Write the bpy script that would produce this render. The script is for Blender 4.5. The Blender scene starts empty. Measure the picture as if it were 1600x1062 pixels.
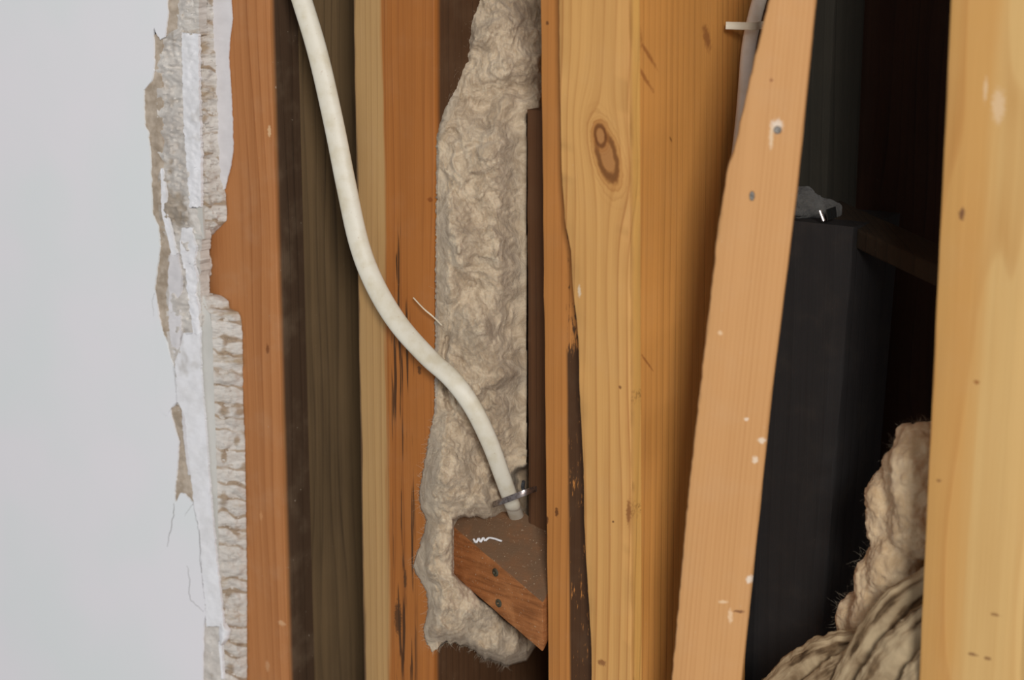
import bpy, bmesh, math, random
from mathutils import Vector, noise
from mathutils.geometry import tessellate_polygon
random.seed(7)
scene = bpy.context.scene
COL = scene.collection
MM = 0.001

# ------------------------------------------------------------------ camera
YAW, PITCH, DIST, FPX = math.radians(35), math.radians(12.4), 0.90, 3400.0
CAM = Vector((DIST*math.cos(PITCH)*math.sin(YAW), -DIST*math.cos(PITCH)*math.cos(YAW), DIST*math.sin(PITCH)))
FWD = (-CAM).normalized()
RGT = FWD.cross(Vector((0, 0, 1))).normalized()
UPV = RGT.cross(FWD).normalized()
cd = bpy.data.cameras.new('camera')
cam = bpy.data.objects.new('camera', cd)
COL.objects.link(cam)
cam.location = CAM
cam.rotation_euler = FWD.to_track_quat('-Z', 'Y').to_euler()
cd.sensor_width = 36.0
cd.lens = FPX/1600*36
cd.clip_start = 0.02
cd.dof.use_dof = True
cd.dof.focus_distance = 0.925
cd.dof.aperture_fstop = 9.0
scene.camera = cam

# ------------------------------------------------------------------ light
w = bpy.data.worlds.new('room_light')
scene.world = w
w.use_nodes = True
w.node_tree.nodes['Background'].inputs[0].default_value = (0.97, 0.98, 1.0, 1)
w.node_tree.nodes['Background'].inputs[1].default_value = 0.33

def area(name, loc, target, size, size_y, energy, color):
    d = bpy.data.lights.new(name, 'AREA')
    d.shape = 'RECTANGLE'
    d.size, d.size_y, d.energy, d.color = size, size_y, energy, color
    o = bpy.data.objects.new(name, d)
    COL.objects.link(o)
    o.location = loc
    o.rotation_euler = (Vector(target)-Vector(loc)).to_track_quat('-Z', 'Y').to_euler()
    return o
area('window_daylight', (1.56, -1.85, 0.82), (0, 0, 0), 0.42, 0.5, 43, (1.0, 0.97, 0.93))

vs = scene.view_settings
vs.view_transform = 'Standard'
vs.look = 'None'
vs.exposure = 0.0
vs.gamma = 1.0
vs.use_curve_mapping = False

# ------------------------------------------------------------------ geometry helpers
def ray(px, py):
    return FWD + RGT*((px-800)/FPX) - UPV*((py-531)/FPX)

def at(px, py, y=0.0):                       # the point of the plane Y = y seen there
    d = ray(px, py)
    return CAM + d*((y-CAM.y)/d.y)

def atx(px, py, x):                          # the point of the plane X = x
    d = ray(px, py)
    return CAM + d*((x-CAM.x)/d.x)

def atn(px, py, p0, n):                      # the point of a general plane
    d = ray(px, py)
    return CAM + d*((p0-CAM).dot(n)/d.dot(n))

def lerp(a, b, t):
    return a+(b-a)*t

def poly(pts, v):                            # piecewise linear: pts = [(key, value)...]
    if v <= pts[0][0]:
        return pts[0][1]
    for (a, x), (b, y) in zip(pts, pts[1:]):
        if v <= b:
            return lerp(x, y, (v-a)/(b-a))
    return pts[-1][1]

def smooth(pts, v):
    if v <= pts[0][0]:
        return pts[0][1]
    for (a, x), (b, y) in zip(pts, pts[1:]):
        if v <= b:
            t = (v-a)/(b-a)
            return lerp(x, y, t*t*(3-2*t))
    return pts[-1][1]

def nz(x, y=0.0, z=0.0):
    return noise.noise(Vector((x, y, z)))

def fbm(p, o=4):
    return noise.fractal(p, 1.0, 2.0, o)

def mesh_obj(name, verts, faces, mat, parent=None, smooth_angle=None, origin=None):
    """one mesh object; vertices come in world coordinates, the origin goes to the base of the thing"""
    verts = [Vector(v) for v in verts]
    if origin is None:
        if parent is not None:
            origin = Vector(parent['o'])
        else:
            lo = Vector([min(v[i] for v in verts) for i in range(3)])
            hi = Vector([max(v[i] for v in verts) for i in range(3)])
            origin = Vector(((lo.x+hi.x)/2, (lo.y+hi.y)/2, lo.z))
    me = bpy.data.meshes.new(name)
    me.from_pydata([v-origin for v in verts], [], faces)
    bm = bmesh.new()
    bm.from_mesh(me)
    bmesh.ops.recalc_face_normals(bm, faces=bm.faces)
    bm.to_mesh(me)
    bm.free()
    if smooth_angle is not None:
        me.shade_smooth()
        me.set_sharp_from_angle(angle=math.radians(smooth_angle))
    o = bpy.data.objects.new(name, me)
    COL.objects.link(o)
    o['o'] = tuple(origin)
    if parent is not None:
        o.parent = parent
        o.location = origin-Vector(parent['o'])
    else:
        o.location = origin
    if mat is not None:
        me.materials.append(mat(origin) if callable(mat) else mat)
    return o

def tag(o, label, cat=None, group=None, kind=None):
    if label:
        o['label'] = label
    if cat:
        o['category'] = cat
    if group:
        o['group'] = group
    if kind:
        o['kind'] = kind
    return o

# ------------------------------------------------------------------ material helpers
def srgb(r, g, b):
    f = lambda c: (c/255/12.92) if c/255 <= 0.04045 else ((c/255+0.055)/1.055)**2.4
    return (f(r), f(g), f(b), 1.0)

class NT:
    def __init__(self, name):
        self.m = bpy.data.materials.new(name)
        self.m.use_nodes = True
        self.t = self.m.node_tree
        self.b = self.t.nodes['Principled BSDF']
    def n(self, kind, **kw):
        x = self.t.nodes.new(kind)
        for k, v in kw.items():
            setattr(x, k, v)
        return x
    def put(self, sock, v):
        if hasattr(v, 'is_output'):
            self.t.links.new(v, sock)
        elif v is not None:
            sock.default_value = v
    def math(self, op, a, b=None, c=None, clamp=False):
        x = self.n('ShaderNodeMath', operation=op, use_clamp=clamp)
        for i, v in enumerate((a, b, c)):
            self.put(x.inputs[i], v)
        return x.outputs[0]
    def mix(self, fac, a, b, mode='MIX'):
        x = self.n('ShaderNodeMix', data_type='RGBA', blend_type=mode)
        self.put(x.inputs[0], fac)
        self.put(x.inputs[6], a)
        self.put(x.inputs[7], b)
        return x.outputs[2]
    def rng(self, v, a, b, c=0.0, d=1.0, smooth_=True):
        x = self.n('ShaderNodeMapRange')
        x.interpolation_type = 'SMOOTHSTEP' if smooth_ else 'LINEAR'
        for i, q in enumerate((v, a, b, c, d)):
            self.put(x.inputs[i], q)
        return x.outputs[0]
    def comb(self, x, y, z):
        c = self.n('ShaderNodeCombineXYZ')
        for i, v in enumerate((x, y, z)):
            self.put(c.inputs[i], v)
        return c.outputs[0]
    def noise(self, vec, scale=1.0, detail=3.0, rough=0.55, dist=0.0):
        x = self.n('ShaderNodeTexNoise')
        self.put(x.inputs['Vector'], vec)
        x.inputs['Scale'].default_value = scale
        x.inputs['Detail'].default_value = detail
        x.inputs['Roughness'].default_value = rough
        x.inputs['Distortion'].default_value = dist
        return x.outputs['Fac']
    def coords(self, origin):
        tc = self.n('ShaderNodeTexCoord')
        ad = self.n('ShaderNodeVectorMath', operation='ADD')
        self.t.links.new(tc.outputs['Object'], ad.inputs[0])
        ad.inputs[1].default_value = tuple(origin)
        sp = self.n('ShaderNodeSeparateXYZ')
        self.t.links.new(ad.outputs[0], sp.inputs[0])
        return ad.outputs[0], sp.outputs[0], sp.outputs[1], sp.outputs[2]
    def bump(self, h, strength, dist):
        x = self.n('ShaderNodeBump')
        self.put(x.inputs['Height'], h)
        x.inputs['Strength'].default_value = strength
        x.inputs['Distance'].default_value = dist
        self.t.links.new(x.outputs[0], self.b.inputs['Normal'])
    def color(self, c):
        self.put(self.b.inputs['Base Color'], c)
    def rough(self, v, spec=0.3):
        self.put(self.b.inputs['Roughness'], v)
        self.b.inputs['Specular IOR Level'].default_value = spec

def wood(name, light, dark, period=4.0, bands=0.5, warp=1.5, streak=0.5, seed=0.0, lean=0.0,
         sap=None, tar=None, knots=(), cracks=None, dust=0.25, blotch=0.25, marks=(), rough=0.62, side_dark=None, side_marks=(), stain=None, side_scale=.62):
    """sawn softwood: growth bands running up the piece, fine streaks, optional sapwood edge, tar, knots, cracks, dust.
    positions are in metres in the frame the piece was modelled in"""
    def make(origin):
        N = NT(name)
        P, x, y, z = N.coords(origin)
        x0 = x
        x = N.math('SUBTRACT', x, N.math('MULTIPLY', z, lean))       # run the grain along a leaning piece
        kd = None
        kcol = []
        for (kx, kz, rx, rz, rot) in knots:                          # grain flows round the knots
            dx = N.math('SUBTRACT', x0, kx)
            dz = N.math('SUBTRACT', z, kz)
            ca, sa = math.cos(rot), math.sin(rot)
            ex = N.math('DIVIDE', N.math('ADD', N.math('MULTIPLY', dx, ca), N.math('MULTIPLY', dz, sa)), rx)
            ez = N.math('DIVIDE', N.math('SUBTRACT', N.math('MULTIPLY', dz, ca), N.math('MULTIPLY', dx, sa)), rz)
            d2 = N.math('ADD', N.math('MULTIPLY', ex, ex), N.math('MULTIPLY', ez, ez))
            e = N.math('POWER', 2.718, N.math('MULTIPLY', d2, -0.16))
            x = N.math('SUBTRACT', x, N.math('MULTIPLY', N.math('MULTIPLY', dx, e), 0.75))
            dn = N.math('ADD', N.math('SQRT', d2), N.math('MULTIPLY', N.math('SUBTRACT', N.noise(P, 300, 3), 0.5), 0.45))
            kcol.append(dn)
        u = N.math('ADD', x, N.math('MULTIPLY', y, 0.83))
        big = N.noise(N.comb(N.math('MULTIPLY', u, 22), seed, N.math('MULTIPLY', z, 3.2)), 1, 2)
        uu = N.math('ADD', N.math('MULTIPLY', u, 1000/period), N.math('MULTIPLY', N.math('SUBTRACT', big, 0.5), warp*2))
        saw = N.math('FRACT', N.math('ADD', uu, seed))
        band = N.math('MULTIPLY', N.rng(saw, 0.15, 0.86), N.rng(saw, 1.0, 0.90))
        amp = N.noise(N.comb(N.math('MULTIPLY', u, 90), seed+3, N.math('MULTIPLY', z, 2)), 1, 2)
        band = N.math('MULTIPLY', band, N.rng(amp, 0.3, 0.7, 0.25, 1.0))
        line = N.math('MULTIPLY', N.rng(saw, 0.72, 0.93), N.rng(saw, 1.0, 0.95))
        band = N.math('ADD', N.math('MULTIPLY', band, 0.55), N.math('MULTIPLY', N.math('MULTIPLY', line, N.rng(amp, 0.25, 0.65, 0.1, 1.0)), 0.6))
        fine = N.noise(N.comb(N.math('MULTIPLY', u, 1500), seed+9, N.math('MULTIPLY', z, 14)), 1, 4, 0.7)
        mid = N.noise(N.comb(N.math('MULTIPLY', u, 260), seed+5, N.math('MULTIPLY', z, 4)), 1, 3, 0.6)
        lo = N.noise(N.comb(N.math('MULTIPLY', u, 30), seed+1, N.math('MULTIPLY', z, 9)), 1, 3)
        f = N.math('MULTIPLY', band, bands)
        f = N.math('ADD', f, N.math('MULTIPLY', N.math('SUBTRACT', fine, 0.5), streak))
        f = N.math('ADD', f, N.math('MULTIPLY', N.math('SUBTRACT', mid, 0.5), streak))
        f = N.math('ADD', f, N.math('MULTIPLY', N.math('SUBTRACT', lo, 0.5), blotch*2), clamp=True)
        c = N.mix(f, srgb(*light), srgb(*dark))
        if sap:
            bx, bl, scol, sdark, soft = sap
            e = N.math('SUBTRACT', x0, N.math('ADD', N.math('MULTIPLY', z, bl), bx))
            wob = N.math('MULTIPLY', N.math('SUBTRACT', N.noise(N.comb(N.math('MULTIPLY', u, 300), seed, N.math('MULTIPLY', z, 12)), 1, 4), 0.5), 0.006)
            k = N.rng(N.math('ADD', e, wob), soft, -soft)
            c = N.mix(k, c, N.mix(f, srgb(*scol), srgb(*sdark)))
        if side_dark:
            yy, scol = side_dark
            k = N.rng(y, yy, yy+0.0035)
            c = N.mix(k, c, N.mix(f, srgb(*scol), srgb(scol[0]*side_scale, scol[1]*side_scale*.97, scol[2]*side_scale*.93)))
        for dn in kcol:
            c = N.mix(N.math('MULTIPLY', N.math('MULTIPLY', N.rng(N.math('FRACT', N.math('MULTIPLY', dn, 2.6)), 0.5, 0.9), N.rng(dn, 2.6, 1.2)), 0.4), c, srgb(150, 92, 44))
            rim = N.math('MULTIPLY', N.rng(dn, 1.35, 1.0), N.rng(dn, 0.62, 0.85))
            c = N.mix(N.math('MULTIPLY', N.rng(dn, 1.9, 0.9), 0.55), c, srgb(176, 112, 52))
            core = N.rng(dn, 0.95, 0.5)
            c = N.mix(core, c, srgb(178, 124, 72))
            c = N.mix(N.math('MULTIPLY', rim, 0.75), c, srgb(96, 52, 22))
        if tar:
            xa, xal, zb, zc, tcol = tar                              # stained from x = xa+xal*z rightwards below zb, lightly up to zc
            e = N.math('SUBTRACT', x0, N.math('ADD', N.math('MULTIPLY', z, xal), xa))
            k = N.rng(e, -0.0005, 0.0012)
            n1 = N.noise(N.comb(N.math('MULTIPLY', x0, 900), seed, N.math('MULTIPLY', z, 150)), 1, 5, 0.7)
            n2 = N.noise(N.comb(N.math('MULTIPLY', x0, 120), seed+2, N.math('MULTIPLY', z, 45)), 1, 3, 0.6)
            zz = N.math('ADD', N.rng(z, zb+0.004, zb-0.004, 0, 0.44), N.rng(z, zc, zc-0.008, 0, 0.25))
            th = N.math('ADD', zz, N.math('ADD', N.math('MULTIPLY', N.math('SUBTRACT', n1, 0.5), 2.0), N.math('MULTIPLY', N.math('SUBTRACT', n2, 0.5), 1.0)))
            k = N.math('MULTIPLY', N.math('MULTIPLY', k, N.rng(y, 0.004, 0.002)), N.rng(th, 0.30, 0.46))
            c = N.mix(N.math('MULTIPLY', k, 0.93), c, srgb(*tcol))
        if cracks:
            xa, xb, za, zb, amt = cracks                             # dark splits along the grain inside a window
            wx = N.math('MULTIPLY', N.rng(x0, xa, xa+0.003), N.rng(x0, xb, xb-0.003))
            wz = N.math('MULTIPLY', N.rng(z, za, za+0.02), N.rng(z, zb, zb-0.02))
            n1 = N.noise(N.comb(N.math('MULTIPLY', x0, 620), seed+4, N.math('MULTIPLY', z, 22)), 1, 3, 0.5)
            k = N.math('MULTIPLY', N.math('MULTIPLY', wx, wz), N.rng(n1, 0.665-amt, 0.72-amt))
            c = N.mix(N.math('MULTIPLY', k, 0.85), c, srgb(52, 34, 20))
        for (mx, mz, rx, rz, mcol) in marks:                         # little stains, nail marks and plaster smears
            dx = N.math('DIVIDE', N.math('SUBTRACT', x0, mx), rx)
            dz = N.math('DIVIDE', N.math('SUBTRACT', z, mz), rz)
            d = N.math('SQRT', N.math('ADD', N.math('MULTIPLY', dx, dx), N.math('MULTIPLY', dz, dz)))
            d = N.math('ADD', d, N.math('MULTIPLY', N.math('SUBTRACT', N.noise(P, 900, 3), 0.5), 1.4))
            c = N.mix(N.math('MULTIPLY', N.rng(d, 1.1, 0.5), 0.85), c, srgb(*mcol))
        for (my, mz, ry, rz, mcol) in side_marks:                    # the same on the piece's right-hand face
            dx = N.math('DIVIDE', N.math('SUBTRACT', y, my), ry)
            dz = N.math('DIVIDE', N.math('SUBTRACT', z, N.math('ADD', N.math('MULTIPLY', N.math('SUBTRACT', y, my), -0.9), mz)), rz)
            d = N.math('SQRT', N.math('ADD', N.math('MULTIPLY', dx, dx), N.math('MULTIPLY', dz, dz)))
            d = N.math('ADD', d, N.math('MULTIPLY', N.math('SUBTRACT', N.noise(P, 500, 3), 0.5), 1.2))
            c = N.mix(N.math('MULTIPLY', N.math('MULTIPLY', N.rng(d, 1.2, 0.4), N.rng(y, 0.002, 0.004)), 0.7), c, srgb(*mcol))
        if stain:
            bx, bl, scol, wd = stain
            e = N.math('SUBTRACT', x0, N.math('ADD', N.math('MULTIPLY', z, bl), bx))
            wob = N.math('MULTIPLY', N.math('SUBTRACT', N.noise(N.comb(N.math('MULTIPLY', u, 300), seed+6, N.math('MULTIPLY', z, 25)), 1, 4), 0.5), wd*3)
            c = N.mix(N.math('MULTIPLY', N.rng(N.math('ADD', e, wob), wd*1.5, wd*0.4), 0.85), c, srgb(*scol))
        if dust:
            n1 = N.noise(P, 620, 2, 0.5)
            n2 = N.noise(P, 60, 3, 0.6)
            k = N.math('MULTIPLY', N.rng(n1, 0.73, 0.80), N.rng(n2, 0.42, 0.6))
            c = N.mix(N.math('MULTIPLY', k, min(1, dust*2.4)), c, srgb(214, 196, 172))
            c = N.mix(N.math('MULTIPLY', N.rng(n2, 0.45, 0.8), dust*0.35), c, srgb(205, 178, 146))
        N.color(c)
        N.rough(rough, 0.25)
        N.bump(N.math('ADD', N.math('MULTIPLY', fine, 0.6), N.math('ADD', N.math('MULTIPLY', band, 0.4), mid)), 0.35, 0.0006)
        return N.m
    return make

def rough_mat(name, c1, c2, scale=300, bump=0.5, dist=0.001, rough=0.9, detail=5, c3=None, streaky=None, sheen=0.0, c3r=(0.55, 0.68), groove=None):
    def make(origin):
        N = NT(name)
        P, x, y, z = N.coords(origin)
        v = P
        if streaky:
            v = N.comb(N.math('MULTIPLY', x, streaky[0]), N.math('MULTIPLY', y, streaky[1]), N.math('MULTIPLY', z, streaky[2]))
        a = N.noise(v, scale, detail, 0.6)
        b = N.noise(v, scale*0.22, 3, 0.6, 0.6)
        k = N.math('ADD', N.math('MULTIPLY', a, 0.5), N.math('MULTIPLY', b, 0.5))
        c = N.mix(N.rng(k, 0.36, 0.64), srgb(*c1), srgb(*c2))
        if c3:
            d = N.noise(v, scale*0.13, 4, 0.65)
            c = N.mix(N.rng(d, *c3r), c, srgb(*c3))
        if groove:                                                   # brown dust packed in the torn grooves
            g = N.n('ShaderNodeAttribute', attribute_name='groove')
            gv = N.math('ADD', g.outputs['Fac'], N.math('MULTIPLY', N.math('SUBTRACT', a, 0.5), 0.5))
            c = N.mix(N.math('MULTIPLY', N.rng(gv, 0.25, 0.8), 0.85), c, srgb(*groove))
        N.color(c)
        N.rough(rough, 0.2)
        if sheen:
            N.b.inputs['Sheen Weight'].default_value = sheen
            N.b.inputs['Sheen Roughness'].default_value = 0.6
        N.bump(N.math('ADD', a, N.math('MULTIPLY', b, 1.5)), bump, dist)
        return N.m
    return make

def metal_mat(name, c, rough=0.35):
    def make(origin):
        N = NT(name)
        P, x, y, z = N.coords(origin)
        a = N.noise(P, 700, 3)
        N.color(N.mix(N.rng(a, 0.4, 0.7), srgb(*c), srgb(c[0]*.7, c[1]*.68, c[2]*.66)))
        N.b.inputs['Metallic'].default_value = 0.9
        N.rough(N.rng(a, 0.3, 0.7, rough*.8, rough*1.4), 0.5)
        return N.m
    return make

# ------------------------------------------------------------------ boards
def board(name, lt, lb, rt, rb, yf, depth, mat, zlo=None, zhi=None, rows=90, r=1.2, arris=0.35, seed=0.0, ddir=Vector((0, 1, 0)),
          parent=None, yb=None, flat=0.25):
    """a sawn piece: left and right front edges given by the pixel rows 0 and 1062, seen on the plane Y = yf (yb at the bottom)"""
    yb = yf if yb is None else yb
    A, B, C, D = at(lt, 0, yf), at(lb, 1062, yb), at(rt, 0, yf), at(rb, 1062, yb)
    line = lambda p, q, z: p + (q-p)*((z-p.z)/(q.z-p.z))
    zlo = -0.46 if zlo is None else zlo
    zhi = 0.46 if zhi is None else zhi
    verts, faces = [], []
    for i in range(rows+1):
        z = lerp(zlo, zhi, i/rows)
        L, R = line(A, B, z), line(C, D, z)
        verts += section(L, R, ddir, depth, r, arris, flat, z, seed)
    n = len(verts)//(rows+1)
    for i in range(rows):
        for j in range(n):
            k = (j+1) % n
            faces.append((i*n+j, i*n+k, (i+1)*n+k, (i+1)*n+j))
    faces.append(tuple(range(n-1, -1, -1)))
    faces.append(tuple(rows*n+j for j in range(n)))
    return mesh_obj(name, verts, faces, mat, parent, 40)

def section(L, R, ddir, depth, r, arris, flat, z, seed):
    W = (R-L).normalized()
    wd = (R-L).length
    r *= MM
    jit = lambda k, a: nz(z*70, k*7.3, seed)*a*MM + nz(z*320, k*5.1, seed+4)*a*0.6*MM
    q = []
    def add(u, v, a):
        k = len(q)
        q.append(L + W*(u+jit(k, a)) + ddir*(v+jit(k+40, a)))
    add(0, depth, 0)
    add(0, depth*0.5, flat)
    add(0, r, arris)
    add(r*0.3, r*0.3, arris)
    add(r, 0, arris)
    for t in (0.25, 0.5, 0.75):
        add(wd*t, 0, flat)
    add(wd-r, 0, arris)
    add(wd-r*0.3, r*0.3, arris)
    add(wd, r, arris)
    add(wd, depth*0.5, flat)
    add(wd, depth, 0)
    return q

def sweep(name, pts, half_w, half_t, mat, side=None, parent=None, n=16, sm=60, power=2.6, jitter=0.0, seed=0):
    """flat rounded section swept along points; side gives the direction of the wide axis"""
    verts, faces = [], []
    m = len(pts)
    for i, p in enumerate(pts):
        t = (pts[min(i+1, m-1)]-pts[max(i-1, 0)]).normalized()
        s = side(i/(m-1), t) if side else RGT
        s = (s - t*s.dot(t)).normalized()
        b = t.cross(s)
        hw = half_w(i/(m-1)) if callable(half_w) else half_w
        ht = half_t(i/(m-1)) if callable(half_t) else half_t
        for k in range(n):
            a = 2*math.pi*k/n
            c, d = math.cos(a), math.sin(a)
            e = 1/(abs(c)**power+abs(d)**power)**(1/power)
            g = 1+jitter*nz(i*0.35, k*0.6, seed)
            verts.append(p + s*(c*e*hw*g) + b*(d*e*ht*g))
    for i in range(m-1):
        for k in range(n):
            q = (k+1) % n
            faces.append((i*n+k, i*n+q, (i+1)*n+q, (i+1)*n+k))
    faces.append(tuple(range(n-1, -1, -1)))
    faces.append(tuple((m-1)*n+k for k in range(n)))
    o = mesh_obj(name, verts, faces, mat, parent, sm)
    for nm_, vals in (('around', [k/n for i in range(m) for k in range(n)]), ('along', [i/(m-1) for i in range(m) for k in range(n)])):
        at_ = o.data.attributes.new(nm_, 'FLOAT', 'POINT')
        at_.data.foreach_set('value', vals)
    return o

def spline(pts, n):                                                  # Catmull-Rom through 3-D points
    P = [pts[0]*2-pts[1]] + list(pts) + [pts[-1]*2-pts[-2]]
    out = []
    segs = len(pts)-1
    for i in range(n+1):
        s = i/n*segs
        k = min(int(s), segs-1)
        t = s-k
        a, b, c, d = P[k:k+4]
        out.append(0.5*((2*b)+(c-a)*t+(2*a-5*b+4*c-d)*t*t+(3*b-a-3*c+d)*t**3))
    return out

def slab(name, outline, y, thick, mat, parent=None, jitter=0.0, step=3.0, seed=0, closed_jit=None, lift=None, sm=30):
    """flat piece traced on the plane Y = y: outline in photo pixels, its edge roughened, extruded back"""
    pts = []
    m = len(outline)
    for i in range(m):
        a, b = Vector(outline[i]), Vector(outline[(i+1) % m])
        L = (b-a).length
        k = max(1, int(L/step)) if max(abs(a.x), abs(b.x)) < 460 and min(a.y, b.y) > -60 and max(a.y, b.y) < 1120 and min(a.x, b.x) > -50 else 1
        nrm = Vector((-(b-a).y, (b-a).x))/max(L, 1e-6)
        for j in range(k):
            p = a+(b-a)*(j/k)
            if j > 0 or jitter < 1.0:
                p += nrm*((nz(p.x*0.09, p.y*0.09, seed)+0.6*nz(p.x*0.3, p.y*0.3, seed+3))*jitter)
            pts.append(p)
    n = len(pts)
    front = [at(p.x, p.y, y + (lift(p) if lift else 0)) for p in pts]
    tris = tessellate_polygon([[Vector((p.x, p.y, 0)) for p in pts]])
    back = [v+Vector((0, thick, 0)) for v in front]
    faces = [tuple(t) for t in tris] + [tuple(n+k for k in reversed(t)) for t in tris]
    faces += [(i, (i+1) % n, n+(i+1) % n, n+i) for i in range(n)]
    return mesh_obj(name, front+back, faces, mat, parent, sm)

def ribbon(name, y0, y1, left, right, dl, dr, mat, parent, amp=0.4, jit=1.5, nx=10, step=2.0, seed=0, ridge=0.0, ridge_p=24, skirt=1.5, freq=1.0,
           end_jit=4.0, belly=0.0, sm=50):
    """a strip of torn edge: between two polylines (pixel row -> pixel column), depth from dl to dr (mm on Y), rough, with a skirt going back"""
    rows = int((y1-y0)/step)
    verts, faces, dirts = [], [], []
    for i in range(rows+1):
        y = lerp(y0, y1, i/rows)
        xl = poly(left, y) + jit*(nz(y*0.11, seed, 1)+0.6*nz(y*0.37, seed, 2))
        xr = poly(right, y) + jit*(nz(y*0.11, seed, 5)+0.6*nz(y*0.37, seed, 6))
        L = dl(y) if callable(dl) else dl
        R = dr(y) if callable(dr) else dr
        rowpts = []
        drow = []
        for j in range(nx+1):
            t = j/nx
            dirt = 0.0
            x = lerp(xl, xr, t)
            yy = y
            if i == 0 or i == rows:
                yy += end_jit*nz(x*0.2, seed, 9)
            h = amp*(fbm(Vector((x*0.07*freq, y*0.07*freq, seed)), 4) + 0.5*nz(x*0.35*freq, y*0.35*freq, seed))
            if ridge:
                ph = y/ridge_p + 0.45*nz(y*0.02, seed, 3) - 0.25*t + 0.35*nz(x*0.05, y*0.04, seed)
                s = ph-math.floor(ph)
                loc = max(0.25, 0.75+0.9*nz(y*0.012, x*0.03, seed+2))
                h += ridge*(0.5-1.1*abs(s-0.42)**1.6)*loc
                dirt = max(0.0, 1-min(s, 1-s)/0.2)*(0.8+0.9*nz(y*0.03+5, x*0.02, seed+8)) + max(0.0, nz(y*0.035, x*0.05, seed+12)-0.15)*1.6
            h += belly*math.sin(math.pi*t)
            drow.append(max(0.0, min(1.0, dirt)))
            h *= min(1.0, 2.5*t+0.35, 2.5*(1-t)+0.35)
            rowpts.append(at(x, yy, (lerp(L, R, t)-h)*MM))
        verts.append(rowpts[0]+Vector((0, skirt*MM, 0)))
        verts += rowpts
        verts.append(rowpts[-1]+Vector((0, skirt*MM, 0)))
        dirts += [drow[0]]+drow+[drow[-1]]
    n = nx+3
    verts = list(verts)
    for i in range(rows):
        for j in range(n-1):
            faces.append((i*n+j, i*n+j+1, (i+1)*n+j+1, (i+1)*n+j))
    for i in (0, rows):                                              # end skirts and a back, so that the strip is solid
        faces.append(tuple(i*n+j for j in range(n)))
    for i in range(rows):
        faces.append((i*n, i*n+n-1, (i+1)*n+n-1, (i+1)*n))
    o = mesh_obj(name, verts, faces, mat, parent, sm)
    at_ = o.data.attributes.new('groove', 'FLOAT', 'POINT')
    at_.data.foreach_set('value', dirts)
    return o

# ================================================================== THE WALL: sheathing, studs, plasterboard
m_sheath = wood('dark_sheathing', (50, 29, 17), (22, 12, 7), period=9, bands=0.5, warp=4, streak=0.6, seed=2.2, dust=0.02, blotch=0.8, rough=0.8)
def box(name, lo, hi, mat, parent=None):
    x0, y0, z0 = lo
    x1, y1, z1 = hi
    v = [(x0, y0, z0), (x1, y0, z0), (x1, y1, z0), (x0, y1, z0), (x0, y0, z1), (x1, y0, z1), (x1, y1, z1), (x0, y1, z1)]
    f = [(0, 3, 2, 1), (4, 5, 6, 7), (0, 1, 5, 4), (1, 2, 6, 5), (2, 3, 7, 6), (3, 0, 4, 7)]
    return mesh_obj(name, v, f, mat, parent)

YB = 0.185                                                           # inside face of the outer sheathing
s = box('wall_back', (-0.62, YB, -0.47), (0.62, YB+0.012, 0.47), m_sheath)
s['kind'] = 'structure'
m_plate = wood('plate_wood', (120, 84, 52), (80, 52, 30), seed=8.1, dust=0.1)
for nm, z in (('closing_plate_1', 0.465), ('closing_plate_2', -0.51)):                 # unseen plates, added to close the cavity against light above and below
    s = box(nm, (-0.62, 0.0, z), (0.62, YB, z+0.045), m_plate)
    s['kind'] = 'structure'

# stud edges (pixel columns at rows 0 and 1062)
S1R, S2L, S2R, S3L, S3R = (421, 451), (551, 568), (679, 677), (844, 856), (994, 994)
mk = lambda px, py, rx, rz, col, y=0.0: (at(px, py, y).x, at(px, py, y).z, rx*MM, rz*MM, col)

# stud beside the plasterboard
x1r = at(440, 531).x
d1 = atx(482, 531, x1r).y
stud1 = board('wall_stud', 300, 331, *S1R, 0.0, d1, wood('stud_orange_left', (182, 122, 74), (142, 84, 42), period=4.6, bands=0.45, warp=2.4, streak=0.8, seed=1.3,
              lean=-0.012, dust=0.30, blotch=0.25, side_dark=(0.0005, (82, 62, 46)), marks=[mk(418, 545, 1.1, 2.6, (120, 70, 34)), mk(408, 806, 1.2, 2.2, (196, 140, 92)), mk(440, 973, 2.6, 1.4, (206, 160, 118)), mk(418, 1040, 1.6, 3, (196, 146, 104)), mk(421, 205, 1.2, 3.0, (216, 178, 136))]),  # side face dark: old wood, plus the narrow gap's shade put into its colour
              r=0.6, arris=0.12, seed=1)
tag(stud1, 'orange-brown wall stud half covered by the torn white plasterboard edge', 'stud')

# dark old timber behind it in the narrow gap
zz = lambda px, py, x: atx(px, py, x)
p0, p1 = zz(482, 531, x1r-0.002), zz(600, 531, x1r-0.002)
tim = box('old_timber', (x1r-0.040, d1+0.0006, -0.46), (x1r-0.0022, YB-0.03, 0.46),
          wood('old_grey_timber', (124, 100, 70), (66, 52, 38), period=6, bands=0.6, warp=3, streak=0.8, seed=4.4, dust=0.06, blotch=0.7, rough=0.8))
tag(tim, 'dark weathered timber upright deep in the gap left of the tan and orange stud', 'timber')

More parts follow.
